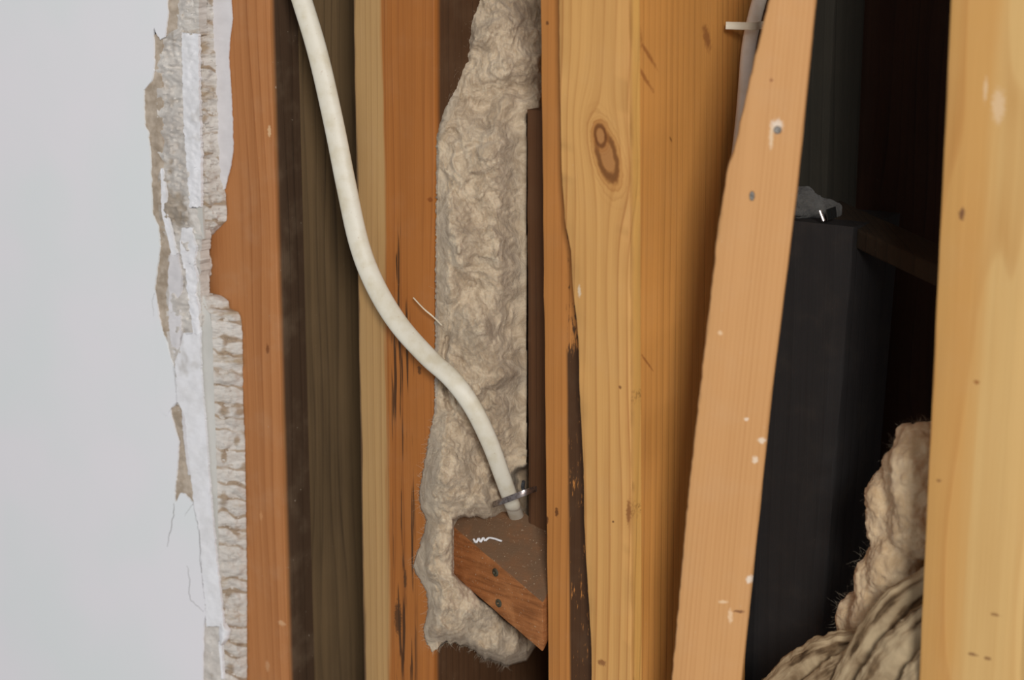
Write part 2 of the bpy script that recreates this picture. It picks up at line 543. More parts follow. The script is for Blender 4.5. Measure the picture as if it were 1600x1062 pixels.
# stud with a pale sapwood edge
sb = (at(598, 0).x, at(609, 1062).x, at(598, 0).z, at(609, 1062).z)
slope = (sb[0]-sb[1])/(sb[2]-sb[3])
lsb = (at(551, 0), at(568, 1062))
lsl = (lsb[0].x-lsb[1].x)/(lsb[0].z-lsb[1].z)
stud2 = board('wall_stud', *S2L, *S2R, 0.0, 0.09, wood('stud_sapwood', (168, 104, 48), (124, 70, 30), period=3.6, bands=0.42, warp=2.4, streak=0.75, seed=7.7,
              sap=(sb[0]-slope*sb[2], slope, (182, 144, 94), (152, 114, 70), 0.0013),
              stain=(lsb[0].x-lsl*lsb[0].z, lsl, (74, 52, 34), 0.0012),
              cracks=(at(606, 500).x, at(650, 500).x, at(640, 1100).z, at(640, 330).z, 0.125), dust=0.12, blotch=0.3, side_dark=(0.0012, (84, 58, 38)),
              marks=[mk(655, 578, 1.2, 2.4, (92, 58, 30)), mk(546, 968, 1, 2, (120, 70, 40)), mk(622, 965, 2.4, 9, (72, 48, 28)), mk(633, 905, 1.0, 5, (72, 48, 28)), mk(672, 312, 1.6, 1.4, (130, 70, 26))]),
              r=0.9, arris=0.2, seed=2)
tag(stud2, 'stud with a pale tan left side and orange right side, cable crossing it', 'stud')

x3l, x3r = at(850, 531).x, at(994, 531).x
sm = lambda px, py, ry, rz, col: (atx(px, py, x3r).y, atx(px, py, x3r).z, ry*MM, rz*MM, col)
# main stud in the middle, tar stained low down on its front
ta, tb = at(879, 0), at(890, 1062)
tsl = (ta.x-tb.x)/(ta.z-tb.z)
stud3 = board('wall_stud', *S3L, *S3R, 0.0, 0.092, wood('stud_tarred', (190, 126, 64), (148, 92, 42), period=3.6, bands=0.55, warp=1.0, streak=0.5, seed=3.1,
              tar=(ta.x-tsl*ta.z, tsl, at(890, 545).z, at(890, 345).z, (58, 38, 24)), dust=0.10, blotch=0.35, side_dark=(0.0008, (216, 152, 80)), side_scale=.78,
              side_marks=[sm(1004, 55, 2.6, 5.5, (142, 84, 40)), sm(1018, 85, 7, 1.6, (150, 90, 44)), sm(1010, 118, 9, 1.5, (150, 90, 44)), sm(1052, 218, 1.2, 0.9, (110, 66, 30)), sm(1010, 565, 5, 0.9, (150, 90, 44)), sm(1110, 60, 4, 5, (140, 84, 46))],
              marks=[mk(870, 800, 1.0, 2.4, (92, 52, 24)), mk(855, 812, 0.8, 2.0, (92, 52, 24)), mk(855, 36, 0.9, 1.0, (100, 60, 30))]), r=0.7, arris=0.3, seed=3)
tag(stud3, 'middle stud with a narrow orange front and a black tarred band beside the knotty plank', 'stud')

# knotty facing plank nailed over it; its left edge runs off to the right going down
PT = 8*MM
pl_left = [(-3000, 835), (0, 873), (250, 876), (340, 882), (400, 892), (560, 904), (780, 912), (1062, 924), (4200, 1030)]
pl_right = [(-3000, 970), (0, 983), (780, 986), (1062, 987), (4200, 995)]
verts, faces, rows = [], [], 150
ys = [-420+1900*i/rows for i in range(rows+1)]
for y in ys:
    L, R = at(smooth(pl_left, y) if 0 < y < 1062 else poly(pl_left, y), y, -PT), at(poly(pl_right, y), y, -PT)
    R.z = L.z
    verts += section(L, R, Vector((0, 1, 0)), PT-0.0002, 0.5, 0.22, 0.12, L.z, 5)
n = 13
for i in range(rows):
    for j in range(n):
        k = (j+1) % n
        faces.append((i*n+j, i*n+k, (i+1)*n+k, (i+1)*n+j))
faces.append(tuple(range(n-1, -1, -1)))
faces.append(tuple(rows*n+j for j in range(n)))
k1 = at(948, 243, -PT)
mp = lambda px, py, rx, rz, col: mk(px, py, rx, rz, col, -PT)
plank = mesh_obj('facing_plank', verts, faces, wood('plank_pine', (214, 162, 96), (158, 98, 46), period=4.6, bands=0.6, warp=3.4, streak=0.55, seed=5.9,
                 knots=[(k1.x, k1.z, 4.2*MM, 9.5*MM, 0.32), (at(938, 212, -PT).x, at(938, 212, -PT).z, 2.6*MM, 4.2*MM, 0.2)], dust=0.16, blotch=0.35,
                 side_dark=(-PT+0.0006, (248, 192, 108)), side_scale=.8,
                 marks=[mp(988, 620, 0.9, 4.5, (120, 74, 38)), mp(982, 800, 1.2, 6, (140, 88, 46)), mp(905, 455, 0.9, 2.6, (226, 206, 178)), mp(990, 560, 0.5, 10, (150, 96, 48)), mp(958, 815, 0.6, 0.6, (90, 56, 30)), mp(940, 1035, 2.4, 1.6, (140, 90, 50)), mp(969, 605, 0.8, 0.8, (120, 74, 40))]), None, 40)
tag(plank, 'yellow pine plank with a large brown knot near its top', 'plank')

# dark batten against the left side of that stud
bt = at(835, 172, 0.0225)
batten = board('batten', 822, 826, 850, 860, 0.0225, 0.03, wood('batten_dark', (94, 62, 38), (44, 28, 17), period=3, bands=0.5, warp=1.5, streak=0.8, seed=6.6, dust=0.05, rough=0.75),
               zlo=at(838, 836, 0.0225).z, zhi=bt.z, r=0.8, arris=0.3, seed=6)
tag(batten, 'dark brown narrow batten standing between the wool and the middle stud', 'batten')

# the nearest stud at the right
s4 = (at(1566, 0, -.008), at(1496, 1062, -.008))
s4l = (s4[0].x-s4[1].x)/(s4[0].z-s4[1].z)
stud4 = board('wall_stud', 1484, 1434, 1646, 1594, -0.008, 0.09, wood('stud_yellow', (216, 176, 114), (192, 142, 80), period=15, bands=0.5, warp=2.0, streak=0.45, seed=9.4, lean=0.02,
              sap=(s4[0].x-s4l*s4[0].z, s4l, (208, 158, 92), (188, 130, 68), 0.004),
              dust=0.12, blotch=0.35,
              marks=[mk(1503, 335, 1.3, 2.6, (112, 74, 52), -.008), mk(1526, 597, 1.4, 0.9, (150, 92, 40), -.008), mk(1467, 751, 1, 0.8, (150, 104, 62), -.008), mk(1555, 960, 2.4, 0.7, (150, 108, 66), -.008), mk(1520, 1022, 2.2, 0.8, (136, 96, 60), -.008), mk(1543, 1028, 1.8, 0.7, (136, 96, 60), -.008), mk(1560, 165, 2.8, 7, (226, 192, 150), -.008), mk(1540, 140, 0.8, 5, (226, 192, 150), -.008)]), r=1.4, arris=0.15, seed=8)
tag(stud4, 'pale yellow stud nearest the camera at the right edge of the picture', 'stud')

# ------------------------------------------------------------------ slanting brace board
bn = Vector((math.sin(math.radians(27)), -math.cos(math.radians(27)), 0.0))
bp = at(1165, 531, -0.016)
br_left = [(-500, 1318), (0, 1201), (120, 1172), (240, 1145), (262, 1136), (380, 1118), (400, 1117), (540, 1101), (760, 1076), (1062, 1049), (1600, 1003)]
br_right = [(-500, 1312), (-40, 1279), (0, 1276), (300, 1246), (620, 1206), (1062, 1160), (1600, 1100)]
verts, faces, rows = [], [], 170
for i in range(rows+1):
    y = -160+1500*i/rows
    xl = poly(br_left, y) + 1.3*nz(y*0.05, 3, 1) + 0.8*nz(y*0.2, 3, 2)
    L, R = atn(xl, y, bp, bn), atn(max(poly(br_right, y), xl+30), y, bp, bn)
    verts += section(L, R, -bn, 0.017, 1.6, 0.1, 0.1, L.z, 7)
for i in range(rows):
    for j in range(n):
        k = (j+1) % n
        faces.append((i*n+j, i*n+k, (i+1)*n+k, (i+1)*n+j))
faces.append(tuple(range(n-1, -1, -1)))
faces.append(tuple(rows*n+j for j in range(n)))
def mb(px, py, rx, rz, col):
    p = atn(px, py, bp, bn)
    return (p.x, p.z, rx*MM, rz*MM, col)
lt_, lb_ = atn(1240, 0, bp, bn), atn(1105, 1062, bp, bn)
brace = mesh_obj('brace_board', verts, faces, wood('brace_wood', (206, 154, 100), (176, 120, 70), period=2.3, bands=0.34, warp=1.2, streak=0.5, seed=1.9, lean=(lt_.x-lb_.x)/(lt_.z-lb_.z),
                 dust=0.22, blotch=0.2, marks=[mb(1205, 125, 0.7, 0.8, (150, 96, 60)), mb(1214, 197, 2.2, 3.0, (230, 214, 196)), mb(1205, 215, 0.8, 5, (226, 196, 160)),
                 mb(1166, 655, 0.9, 0.9, (236, 214, 190)), mb(1190, 688, 1.4, 1.4, (234, 214, 190)), mb(1180, 718, 1.2, 1.6, (234, 212, 186)), mb(1171, 905, 1.6, 1.8, (238, 222, 204)), mb(1130, 940, 2.0, 0.8, (232, 196, 156)), mb(1141, 962, 1.0, 3.2, (232, 196, 156)), mb(1155, 955, 2.2, 0.8, (120, 76, 46)), mb(1125, 520, 1, 1, (232, 196, 156))]), None, 40)
tag(brace, 'slanting light orange board leaning across the dark opening at right', 'board')
m_hole = rough_mat('shadowy_hole', (70, 52, 40), (40, 28, 20))
m_nail = metal_mat('nail_steel', (150, 146, 140), 0.4)
def disc(name, c, nrm, r, h, mat, parent, up=Vector((0, 0, 1)), squash=1.0, k=14, recess=True):
    """a screw or nail head: a domed disc with a recess in it"""
    e1 = up.cross(nrm).normalized()
    e2 = nrm.cross(e1).normalized()
    rings = [(1.0, -0.6), (1.0, 0.3), (0.8, 1.0), (0.45, 1.0), (0.38, 0.2), (0.01, 0.1)] if recess else [(1.0, -0.6), (1.0, 0.3), (0.75, 0.8), (0.01, 1.0)]
    v, f = [], []
    for (rr, hh) in rings:
        for i in range(k):
            a = 2*math.pi*i/k
            v.append(c + e1*(math.cos(a)*r*rr*squash) + e2*(math.sin(a)*r*rr) + nrm*(h*hh))
    for q in range(len(rings)-1):
        for i in range(k):
            j = (i+1) % k
            f.append((q*k+i, q*k+j, (q+1)*k+j, (q+1)*k+i))
    f.append(tuple(range(k-1, -1, -1)))
    f.append(tuple((len(rings)-1)*k+i for i in range(k)))
    return mesh_obj(name, v, f, mat, parent, 40)
o = disc('nail_head', atn(1215, 203, bp, bn), bn, 1.5*MM, 0.5*MM, m_nail, brace)
tag(o, 'bent nail head in a smear of white plaster')
o = disc('nail_head', atn(1175, 306, bp, bn), bn, 1.9*MM, 0.5*MM, m_nail, brace, squash=0.55)
tag(o, 'sunken grey nail head')

# ================================================================== PLASTERBOARD with its broken edge
def wall_paint(origin):
    N = NT('white_wall_paint')
    P, x, y, z = N.coords(origin)
    a = N.noise(P, 900, 3)
    b = N.noise(P, 14, 2)
    N.color(N.mix(N.rng(b, 0.3, 0.7), srgb(238, 236, 241), srgb(232, 236, 238)))
    N.rough(0.55, 0.3)
    N.bump(N.math('ADD', N.math('MULTIPLY', a, 0.12), b), 0.12, 0.002)
    return N.m
YP = -13.0                                                           # plaster surface, mm
edge = [(261, -420), (261, 0), (262, 20), (260, 38), (257, 58), (250, 62), (246, 56), (241, 43), (239, 48), (240, 70), (240, 110), (236, 127), (224, 141), (225, 195), (231, 206), (235, 250), (236, 300),
        (238, 335), (246, 352), (250, 385), (247, 405), (242, 440), (241, 450), (244, 470), (248, 495), (254, 520), (260, 535), (266, 555), (270, 575), (274, 605), (276, 628),
        (271, 635), (265, 638), (268, 650), (272, 668), (279, 690), (277, 720), (275, 750), (272, 768), (274, 786), (282, 770), (288, 771), (300, 784), (303, 792), (311, 830),
        (315, 900), (320, 945), (322, 960), (319, 968), (317, 990), (316, 1062), (316, 1500)]
wall = slab('wall_left', edge + [(-900, 1500), (-900, -420)], YP*MM, 1.0*MM, wall_paint, jitter=1.2, seed=11)
wall['kind'] = 'structure'
wall['label'] = 'white painted plasterboard with a ragged broken edge'

m_kraft = rough_mat('torn_brown_paper', (194, 180, 164), (158, 142, 124), 260, 0.6, 0.0006, 0.95, c3=(206, 192, 174))
m_gyp = rough_mat('broken_gypsum', (218, 213, 207), (196, 189, 182), 230, 0.5, 0.001, 0.95, c3=(166, 154, 140), c3r=(0.57, 0.68))
m_gypl = rough_mat('gypsum_core', (216, 211, 205), (196, 189, 181), 320, 0.7, 0.001, 0.95, groove=(160, 138, 114), c3=(176, 158, 136), c3r=(0.54, 0.68), streaky=(0.6, 0.6, 2.2))
m_white = rough_mat('joint_compound', (236, 236, 240), (224, 223, 225), 200, 0.35, 0.0006, 0.85, c3=(200, 196, 193), c3r=(0.6, 0.68))
m_bead = rough_mat('smooth_grey_liner', (208, 206, 201), (196, 194, 188), 60, 0.05, 0.0003, 0.5)
m_flap = rough_mat('liner_paper', (222, 219, 221), (212, 209, 211), 160, 0.15, 0.0004, 0.8)
m_crackline = rough_mat('crack_shadow', (130, 126, 122), (96, 92, 88))

E0 = [(-60, 261), (40, 262), (60, 241), (110, 240), (127, 236), (141, 224), (195, 225), (206, 231), (250, 235), (335, 238), (352, 246), (385, 250), (405, 247), (450, 241), (470, 244), (495, 248), (520, 254), (560, 267), (575, 270)]
E1 = [(-60, 281), (0, 281), (45, 280), (60, 249), (110, 245), (140, 248), (200, 249), (260, 250), (300, 249), (340, 252), (380, 262), (420, 266), (450, 263), (480, 263), (520, 263), (560, 269), (575, 271)]
off = lambda P, d: [(a, b+d) for a, b in P]
E2 = [(-60, 300), (40, 300), (60, 288), (130, 288), (200, 290), (240, 292), (322, 300), (340, 306), (372, 312), (400, 309), (450, 309), (500, 311), (575, 300)]
E3 = [(-60, 306), (0, 306), (60, 309), (150, 311), (240, 314), (300, 316), (335, 318), (372, 318)]
E4 = [(-60, 334), (0, 335), (60, 336), (110, 340), (200, 343), (260, 346), (290, 350), (330, 354), (345, 353), (356, 342), (366, 332), (374, 322)]
E5 = [(-60, 360), (0, 361), (30, 363), (60, 359), (90, 357), (130, 360), (190, 363), (235, 364), (260, 360), (280, 355), (300, 350)]
ribbon('torn_paper', -250, 572, off(E0, -5), off(E1, 5), -12.3, -11.6, m_kraft, wall, 0.5, 1.6, 8, seed=21)
ribbon('broken_gypsum', -250, 575, off(E1, -3), off(E2, 4), -11.7, -11.3, m_gyp, wall, 3.0, 2.2, 16, seed=22, freq=0.5, skirt=6)
ribbon('joint_compound', 52, 323, [(0, 283), (130, 285), (200, 287), (240, 290), (323, 296)], [(0, 309), (60, 310), (150, 311), (240, 314), (323, 314)], -12.6, -12.4, m_white, wall, 0.7, 2.4, 10, seed=23, freq=1.3, end_jit=6)
ribbon('gypsum_core', -250, 374, off(E3, -3), E4, -10.5, -0.6, m_gypl, wall, 1.7, 1.3, 16, seed=24, ridge=1.4, ridge_p=34, skirt=0.4, freq=0.9)
ribbon('gypsum_rim', -250, 56, [(-60, 279), (56, 280)], [(-60, 310), (56, 311)], -12.2, -11.2, m_gypl, wall, 1.2, 1.6, 10, seed=25, skirt=5)
ribbon('liner_paper', -250, 296, off(E4, -5), E5, -1.6, -0.9, m_flap, wall, 0.2, 0.9, 5, seed=26, skirt=0.5)
ribbon('grey_liner', 321, 373, [(321, 297), (373, 302)], [(321, 316), (373, 319)], -11.6, -11.2, m_bead, wall, 0.05, 0.3, 4, seed=27, skirt=1.2, end_jit=1)
ribbon('paint_sliver', 262, 398, [(262, 251), (330, 252), (398, 268)], [(262, 254), (300, 259), (340, 262), (398, 276)], -12.7, -12.5, m_white, wall, 0.25, 1.4, 4, seed=28)
ribbon('paint_sliver', 395, 556, [(395, 266), (430, 262), (460, 264), (500, 263), (530, 266), (556, 272)], [(395, 276), (430, 283), (480, 282), (520, 282), (556, 280)], -12.6, -12.3, m_flap, wall, 0.4, 1.6, 6, seed=29)
ribbon('paint_sliver', 356, 420, [(356, 284), (385, 281), (420, 287)], [(356, 299), (390, 306), (420, 302)], -12.9, -12.4, m_white, wall, 0.9, 2.2, 6, seed=30)
ribbon('paint_sliver', 412, 522, [(412, 290), (440, 291), (470, 294), (500, 299), (522, 302)], [(412, 302), (430, 308), (460, 305), (480, 310), (522, 312)], -12.8, -12.4, m_white, wall, 0.8, 2.0, 6, seed=31)
ribbon('gypsum_lump', 384, 442, [(384, 303), (410, 301), (442, 306)], [(384, 312), (395, 322), (415, 327), (430, 325), (442, 314)], -10.5, -3, m_gyp, wall, 1.6, 1.8, 10, seed=32, belly=2.0, skirt=2)
# lower half
G_l = [(522, 286), (545, 281), (565, 273), (600, 275.5), (628, 277), (640, 284), (650, 289), (700, 293), (770, 301), (790, 303), (830, 312), (900, 316), (945, 321), (978, 322)]
G_r = [(522, 312), (560, 313), (600, 315), (680, 322), (740, 326), (800, 331), (860, 337), (900, 341), (940, 346), (978, 349)]
ribbon('gypsum_backing', 535, 665, [(535, 258), (665, 262)], [(535, 300), (665, 300)], -11.6, -11.4, m_gyp, wall, 0.6, 1.5, 6, seed=45, skirt=3)
ribbon('torn_paper', 633, 790, [(633, 266), (638, 261), (650, 265), (690, 274), (750, 270), (768, 268), (790, 272)], [(633, 284), (650, 286), (690, 289), (720, 295), (760, 303), (790, 303)], -12.2, -11.7, m_kraft, wall, 0.8, 1.4, 8, seed=33)
ribbon('white_paint_strip', 522, 978, G_l, G_r, -13.35, -12.7, m_white, wall, 0.3, 1.5, 10, seed=34, freq=0.8, skirt=1.2)
ribbon('paint_sliver', 640, 742, [(640, 284), (680, 286), (742, 294)], [(640, 290), (680, 299), (742, 303)], -13.2, -12.9, m_flap, wall, 0.4, 1.6, 4, seed=35)
ribbon('grey_liner', 462, 905, [(462, 308), (530, 311), (600, 314), (680, 320), (740, 324), (800, 329), (860, 335), (905, 341)], [(462, 318), (490, 328), (530, 334), (600, 336), (680, 339), (800, 342), (905, 345)], -10.8, -9.6, m_bead, wall, 0.05, 0.3, 6, seed=36, skirt=6)
H_l = [(458, 310), (480, 320), (490, 329), (520, 332), (600, 334), (680, 337), (780, 340), (870, 342), (940, 344), (1000, 347), (1120, 346)]
H_r = [(458, 330), (462, 345), (470, 356), (482, 358), (488, 372), (500, 376), (520, 378), (630, 379), (690, 382), (760, 383), (900, 385), (1120, 385)]
ribbon('gypsum_core', 458, 1330, H_l, H_r, -9.8, -0.6, m_gypl, wall, 1.1, 1.0, 18, seed=37, ridge=3.6, ridge_p=25, skirt=0.4, freq=1.0, step=1.6)
ribbon('broken_gypsum', 968, 1330, [(968, 315), (1120, 312)], [(968, 349), (1000, 346), (1120, 346)], -11.8, -10.6, m_gyp, wall, 0.9, 1.4, 12, seed=38, skirt=5)
ribbon('paint_curl', 974, 1008, [(974, 343), (990, 342), (1008, 344)], [(974, 350), (985, 357), (998, 355), (1008, 347)], -12.6, -11.6, m_white, wall, 0.5, 0.8, 6, seed=39, belly=1.2)
ribbon('white_paint_strip', 1000, 1062, [(1000, 341), (1062, 346)], [(1000, 346), (1062, 349)], -12.2, -11.6, m_white, wall, 0.5, 0.8, 3, seed=44)
# the lifted flake and the hairline cracks
flake = slab('paint_flake', [(242, 452), (247, 492), (256, 524), (266, 556), (270, 578), (274, 606), (275, 629), (268, 636), (261, 650), (254, 646), (246, 632), (243, 605), (246, 570), (246, 540), (243, 500), (241, 470)],
             YP*MM-0.0005, 0.35*MM, wall_paint, wall, jitter=1.0, seed=40, step=3)
def crack(pts, w_):
    q = []
    for (x0_, y0_), (x1_, y1_) in zip(pts, pts[1:]):
        for k in range(6):
            q.append((lerp(x0_, x1_, k/6), lerp(y0_, y1_, k/6)))
    P = [at(x+2.2*nz(x*.11, y*.16, w_*9), y+1.2*nz(x*.2, y*.2, 7), YP*MM) for x, y in q]
    sweep('hairline_crack', P, lambda t: w_*MM*(0.35+0.65*math.sin(math.pi*min(1, t*.9+.1))), 0.10*MM, m_crackline, parent=wall, n=6)
crack([(273, 786), (271, 805), (268, 825), (263, 840), (261, 856)], 0.17)
crack([(293, 884), (297, 905), (295, 925), (299, 938), (310, 948), (320, 957)], 0.12)
crack([(301, 787), (294, 797), (287, 808)], 0.05)
crack([(303, 792), (311, 830), (313, 870), (317, 905), (321, 945), (321, 962)], 0.10)
crack([(244, 452), (238, 470), (240, 500)], 0.05)

# ================================================================== WOOL INSULATION in the middle bay
def wool_mat(name, c1, c2, c3, sc=1.0, sss=0.0):
    def make(origin):
        N = NT(name)
        P, x, y, z = N.coords(origin)
        a = N.noise(P, 130*sc, 5, 0.62, 1.2)
        b = N.noise(P, 900*sc, 4, 0.7, 0.8)
        d = N.noise(P, 38*sc, 3, 0.6, 0.8)
        c = N.mix(N.rng(a, 0.34, 0.66), srgb(*c1), srgb(*c2))
        c = N.mix(N.math('MULTIPLY', N.rng(d, 0.52, 0.75), 0.6), c, srgb(*c3))
        N.color(c)
        N.rough(1.0, 0.05)
        N.b.inputs['Sheen Weight'].default_value = 0.15
        N.b.inputs['Sheen Roughness'].default_value = 0.7
        N.b.inputs['Subsurface Weight'].default_value = 0.3
        N.b.inputs['Subsurface Radius'].default_value = (1.0, 0.85, 0.65)
        N.b.inputs['Subsurface Scale'].default_value = 0.003
        N.bump(N.math('ADD', N.math('MULTIPLY', a, 1.6), N.math('MULTIPLY', b, 0.5)), 0.55, 0.0022)
        return N.m
    return make
m_wool = wool_mat('cream_wool', (214, 195, 168), (178, 157, 131), (142, 120, 96))
x2r = at(679, 531).x
WL = [(-120, 738), (0, 730), (60, 724), (110, 712), (150, 702), (190, 688), (215, 682), (640, 679), (665, 674), (700, 667), (740, 660), (765, 655), (790, 656), (812, 666), (832, 662), (865, 651), (884, 645), (900, 652),
      (922, 666), (950, 669), (985, 661), (1000, 665), (1020, 676)]
WR = [(-120, 862), (0, 862), (165, 862), (200, 850), (700, 846), (800, 840), (900, 840), (1040, 822)]
YBOT = [(0.0, 1018), (0.2, 1004), (0.4, 1010), (0.5, 1026), (0.8, 1040), (1.0, 1032)]
cab = [(448, -70, -7), (470, -5, -7), (497, 85, -7), (521, 190, -8), (541, 290, -9), (561, 380, -9.5), (586, 445, -10), (622, 505, -10.5), (668, 557, -10.5), (706, 592, -10), (738, 635, -8), (765, 690, -4), (783, 738, 2), (799, 783, 10), (802, 792, 15), (807, 806, 24)]
cab_at = lambda py: (poly([(q_[1], q_[0]) for q_ in cab], py), poly([(q_[1], q_[2]) for q_ in cab], py))
NS, NTT = 120, 470
verts, faces = [], []
def puff(p, sc):
    d, q = noise.voronoi(p*sc)
    return 1.0-min(1.0, d[0])**1.4
base_l = [(-120, 36), (60, 30), (150, 16), (225, 3), (560, 2.0), (640, 1.0), (680, -3.0), (740, -6.5), (800, -7.0), (860, -7.0), (960, -6.0), (1040, -4)]
base_r = [(-120, 58), (120, 44), (300, 27), (600, 20), (760, 26), (840, 40), (1040, 44)]
lumps = [(752, 505, 26, 46, 6.5), (705, 375, 30, 70, 5.5), (705, 470, 30, 50, 4), (790, 410, 40, 60, 3.5), (775, 250, 60, 60, 4), (790, 600, 50, 50, 4), (740, 770, 60, 34, 4), (775, 790, 40, 22, 5), (690, 740, 30, 60, 3),
         (690, 860, 30, 60, 3.5), (740, 960, 50, 40, 5), (790, 1005, 40, 30, 6), (790, 110, 50, 70, 4), (775, 40, 40, 40, 3)]
for i in range(NTT+1):
    v = i/NTT
    for j in range(NS+1):
        sx = j/NS
        py = lerp(-120, poly(YBOT, sx), v)
        xl, xr = poly(WL, py), poly(WR, py)
        edge_in = math.sin(math.pi*min(1, sx*1.0))
        px = lerp(xl, xr, sx)
        L, R = smooth(base_l, py), smooth(base_r, py)
        t = sx
        y = lerp(L, R, t*t*(3-2*t)*0.75+0.25*t)
        # noise in a frame of about millimetres
        q = Vector((px/3.6, py/3.6, 0))
        wv = Vector((fbm(q*0.05+Vector((3, 1, 0)), 3), fbm(q*0.05+Vector((9, 5, 2)), 3), 0))*10
        qq = q+wv
        h = 5.0*fbm(qq*0.034, 2) + 4.4*(puff(qq, 0.046)-0.5) + 2.0*(puff(qq+Vector((40, 0, 5)), 0.105)-0.5)
        h += 1.1*(1-abs(fbm(qq*0.085+Vector((0, 0, 7)), 2))*2.4) - 0.5
        q3 = q + wv*2.4
        h += 0.6*(1-abs(fbm(q3*0.15+Vector((0, 0, 17)), 3))*2.4)
        h += 0.55*fbm(q*0.6, 4) + 0.26*fbm(q*1.9, 3)
        for (cx, cy, rx, ry, a) in lumps:
            e = ((px-cx)/rx)**2+((py-cy)/ry)**2
            if e < 6:
                h += 1.35*a*math.exp(-e*1.1)
        # dark splits between tufts
        s1 = px-(700+8*math.sin(py*0.03))
        if 515 < py < 650:
            h -= 4.0*math.exp(-(s1/5.0)**2)*min(1, (py-515)/12, (650-py)/12)
        cr = py-(318+0.0*px+10*math.sin(px*0.05))
        k = min(1.0, (1-sx)*6+0.15, sx*7+0.12)
        if py > 655:                                                 # the tufts that spill over the face of the stud
            over = min(1.0, (py-655)/50)
            y = y - over*6.0*math.sin(math.pi*min(1, sx*2.2))*(1 if sx < 0.46 else 0)
            ee = min(1.0, sx*9)
            y = lerp(y, lerp(-0.9, y, math.sqrt(ee)), over)
        bot = max(0.0, (v-0.975)/0.025)
        y += 16*bot**3
        jx = 0.0
        if j == 0:
            jx = 2.6*nz(py*0.12, 4, 4)+1.8*nz(py*0.4, 4, 5)
        Y = (y-1.35*h*k)*MM
        # the block sits in front of the wool: press the wool back behind it
        top_e = 806.0 if px < 822 else lerp(806, 840, (px-822)/28)
        bot_e = 899+(px-706)*0.845
        inside = min((px-706+4*nz(py*.08, 1, 6))/6, (py-top_e+7*nz(px*.06, 2, 6))/9, (bot_e+8*nz(px*.05, 3, 6)-py)/12)
        if inside > 0:
            g = min(1.0, inside)
            Y = lerp(Y, max(Y, 0.052), g*g*(3-2*g))
        g = min(1.0, max(0.0, (px-772-14*nz(py*.03, 2, 2))/56)) * min(1.0, max(0.0, (py-90)/110))
        g = g*g*(3-2*g)
        Y = lerp(Y, max(Y, 0.029), g)                                # tucked in behind the batten
        g = 1-((px-835)/40)**2-((py-772)/66)**2+0.5*nz(px*.06, py*.06, 4)
        g = min(1.0, max(0.0, g*1.6))
        g = g*g*(3-2*g)
        Y = lerp(Y, max(Y, 0.050), g)                                # the hollow round the cable's end
        if px > 823.5 and py > 177:
            Y = max(Y, 0.0535)
        if 520 < py < 810:                                           # the cable presses on the wool
            cx_, cy_ = cab_at(py)
            g = min(1.0, max(0.0, 1.8-abs(px-cx_)/22))
            Y = lerp(Y, max(Y, (cy_+3.2)*MM), g)
        jy = 5*nz(px*0.13, 3, 8)*bot
        P = at(px+jx, py+jy, Y)
        if py < 650 and P.x < x2r+0.0008:                            # stay right of the stud's side
            P = atx(px+jx, py+jy, x2r+0.0008)
        elif P.y > -0.0004 and P.x < x2r+0.0008:
            Q = atx(px+jx, py+jy, x2r+0.0008)
            P = Q if Q.y > 0 else at(px+jx, py+jy, -0.0008)
        if P.x > x3l-0.0008 and P.y > -0.001:
            P.x = x3l-0.0008
        verts.append(P)
W = NS+1
front_n = len(verts)
for i in range(NTT):
    for j in range(NS):
        faces.append((i*W+j, i*W+j+1, (i+1)*W+j+1, (i+1)*W+j))
# sides and a back, between the two studs
def back_of(P):
    return Vector((min(max(P.x, x2r+0.0012), x3l-0.0015), 0.085, P.z+0.014 if P.z < at(750, 990).z else P.z))
border = [(i, 0) for i in range(NTT+1)] + [(NTT, j) for j in range(1, NS+1)] + [(i, NS) for i in range(NTT-1, -1, -1)] + [(0, j) for j in range(NS-1, 0, -1)]
idx = [i*W+j for i, j in border]
lip, bk = [], []
for q in idx:
    P = verts[q]
    Q = Vector((max(P.x, x2r+0.001), max(P.y, 0.0)+0.006, P.z+(0.004 if P.z < at(750, 990).z else 0)))
    lip.append(len(verts)); verts.append(Q)
for q in idx:
    P = verts[q]
    bk.append(len(verts)); verts.append(back_of(P))
m_ = len(idx)
for i in range(m_):
    j = (i+1) % m_
    faces.append((idx[i], idx[j], lip[j], lip[i]))
    faces.append((lip[i], lip[j], bk[j], bk[i]))
wool = mesh_obj('insulation_batt', verts, faces, m_wool, None, 180)
tag(wool, 'long cream wool insulation batt stuffed between two studs behind the cable', 'insulation')

# wisps standing off the wool
def fibres(name, seeds, parent, mat, n_each, length, rad, spread):
    vv, ff = [], []
    for (p, nrm) in seeds:
        for _ in range(n_each):
            d = (nrm + Vector((random.uniform(-1, 1), random.uniform(-1, 1), random.uniform(-1, 1)))*spread).normalized()
            L = length*random.uniform(0.4, 1.3)*MM
            bend = Vector((random.uniform(-1, 1), random.uniform(-1, 1), random.uniform(-1, 1)))*L*0.6
            b0 = len(vv)
            for k in range(5):
                t = k/4
                c = p + d*(L*t) + bend*(t*t)
                r_ = rad*MM*(1-0.7*t)
                e1 = d.orthogonal().normalized()
                e2 = d.cross(e1)
                for a in range(3):
                    vv.append(c + e1*(r_*math.cos(a*2.094)) + e2*(r_*math.sin(a*2.094)))
            for k in range(4):
                for a in range(3):
                    q = (a+1) % 3
                    ff.append((b0+k*3+a, b0+k*3+q, b0+k*3+3+q, b0+k*3+3+a))
    return mesh_obj(name, vv, ff, mat, parent)
m_fib = rough_mat('wool_fibre', (224, 212, 190), (206, 192, 168), 200, 0.0, 0.0001)
sd = []
for i in range(0, NTT, 2):
    P = verts[i*W]
    if P.z < at(700, 650).z or P.z > at(700, 190).z:
        sd.append((P, Vector((-0.9, -0.7, 0))))
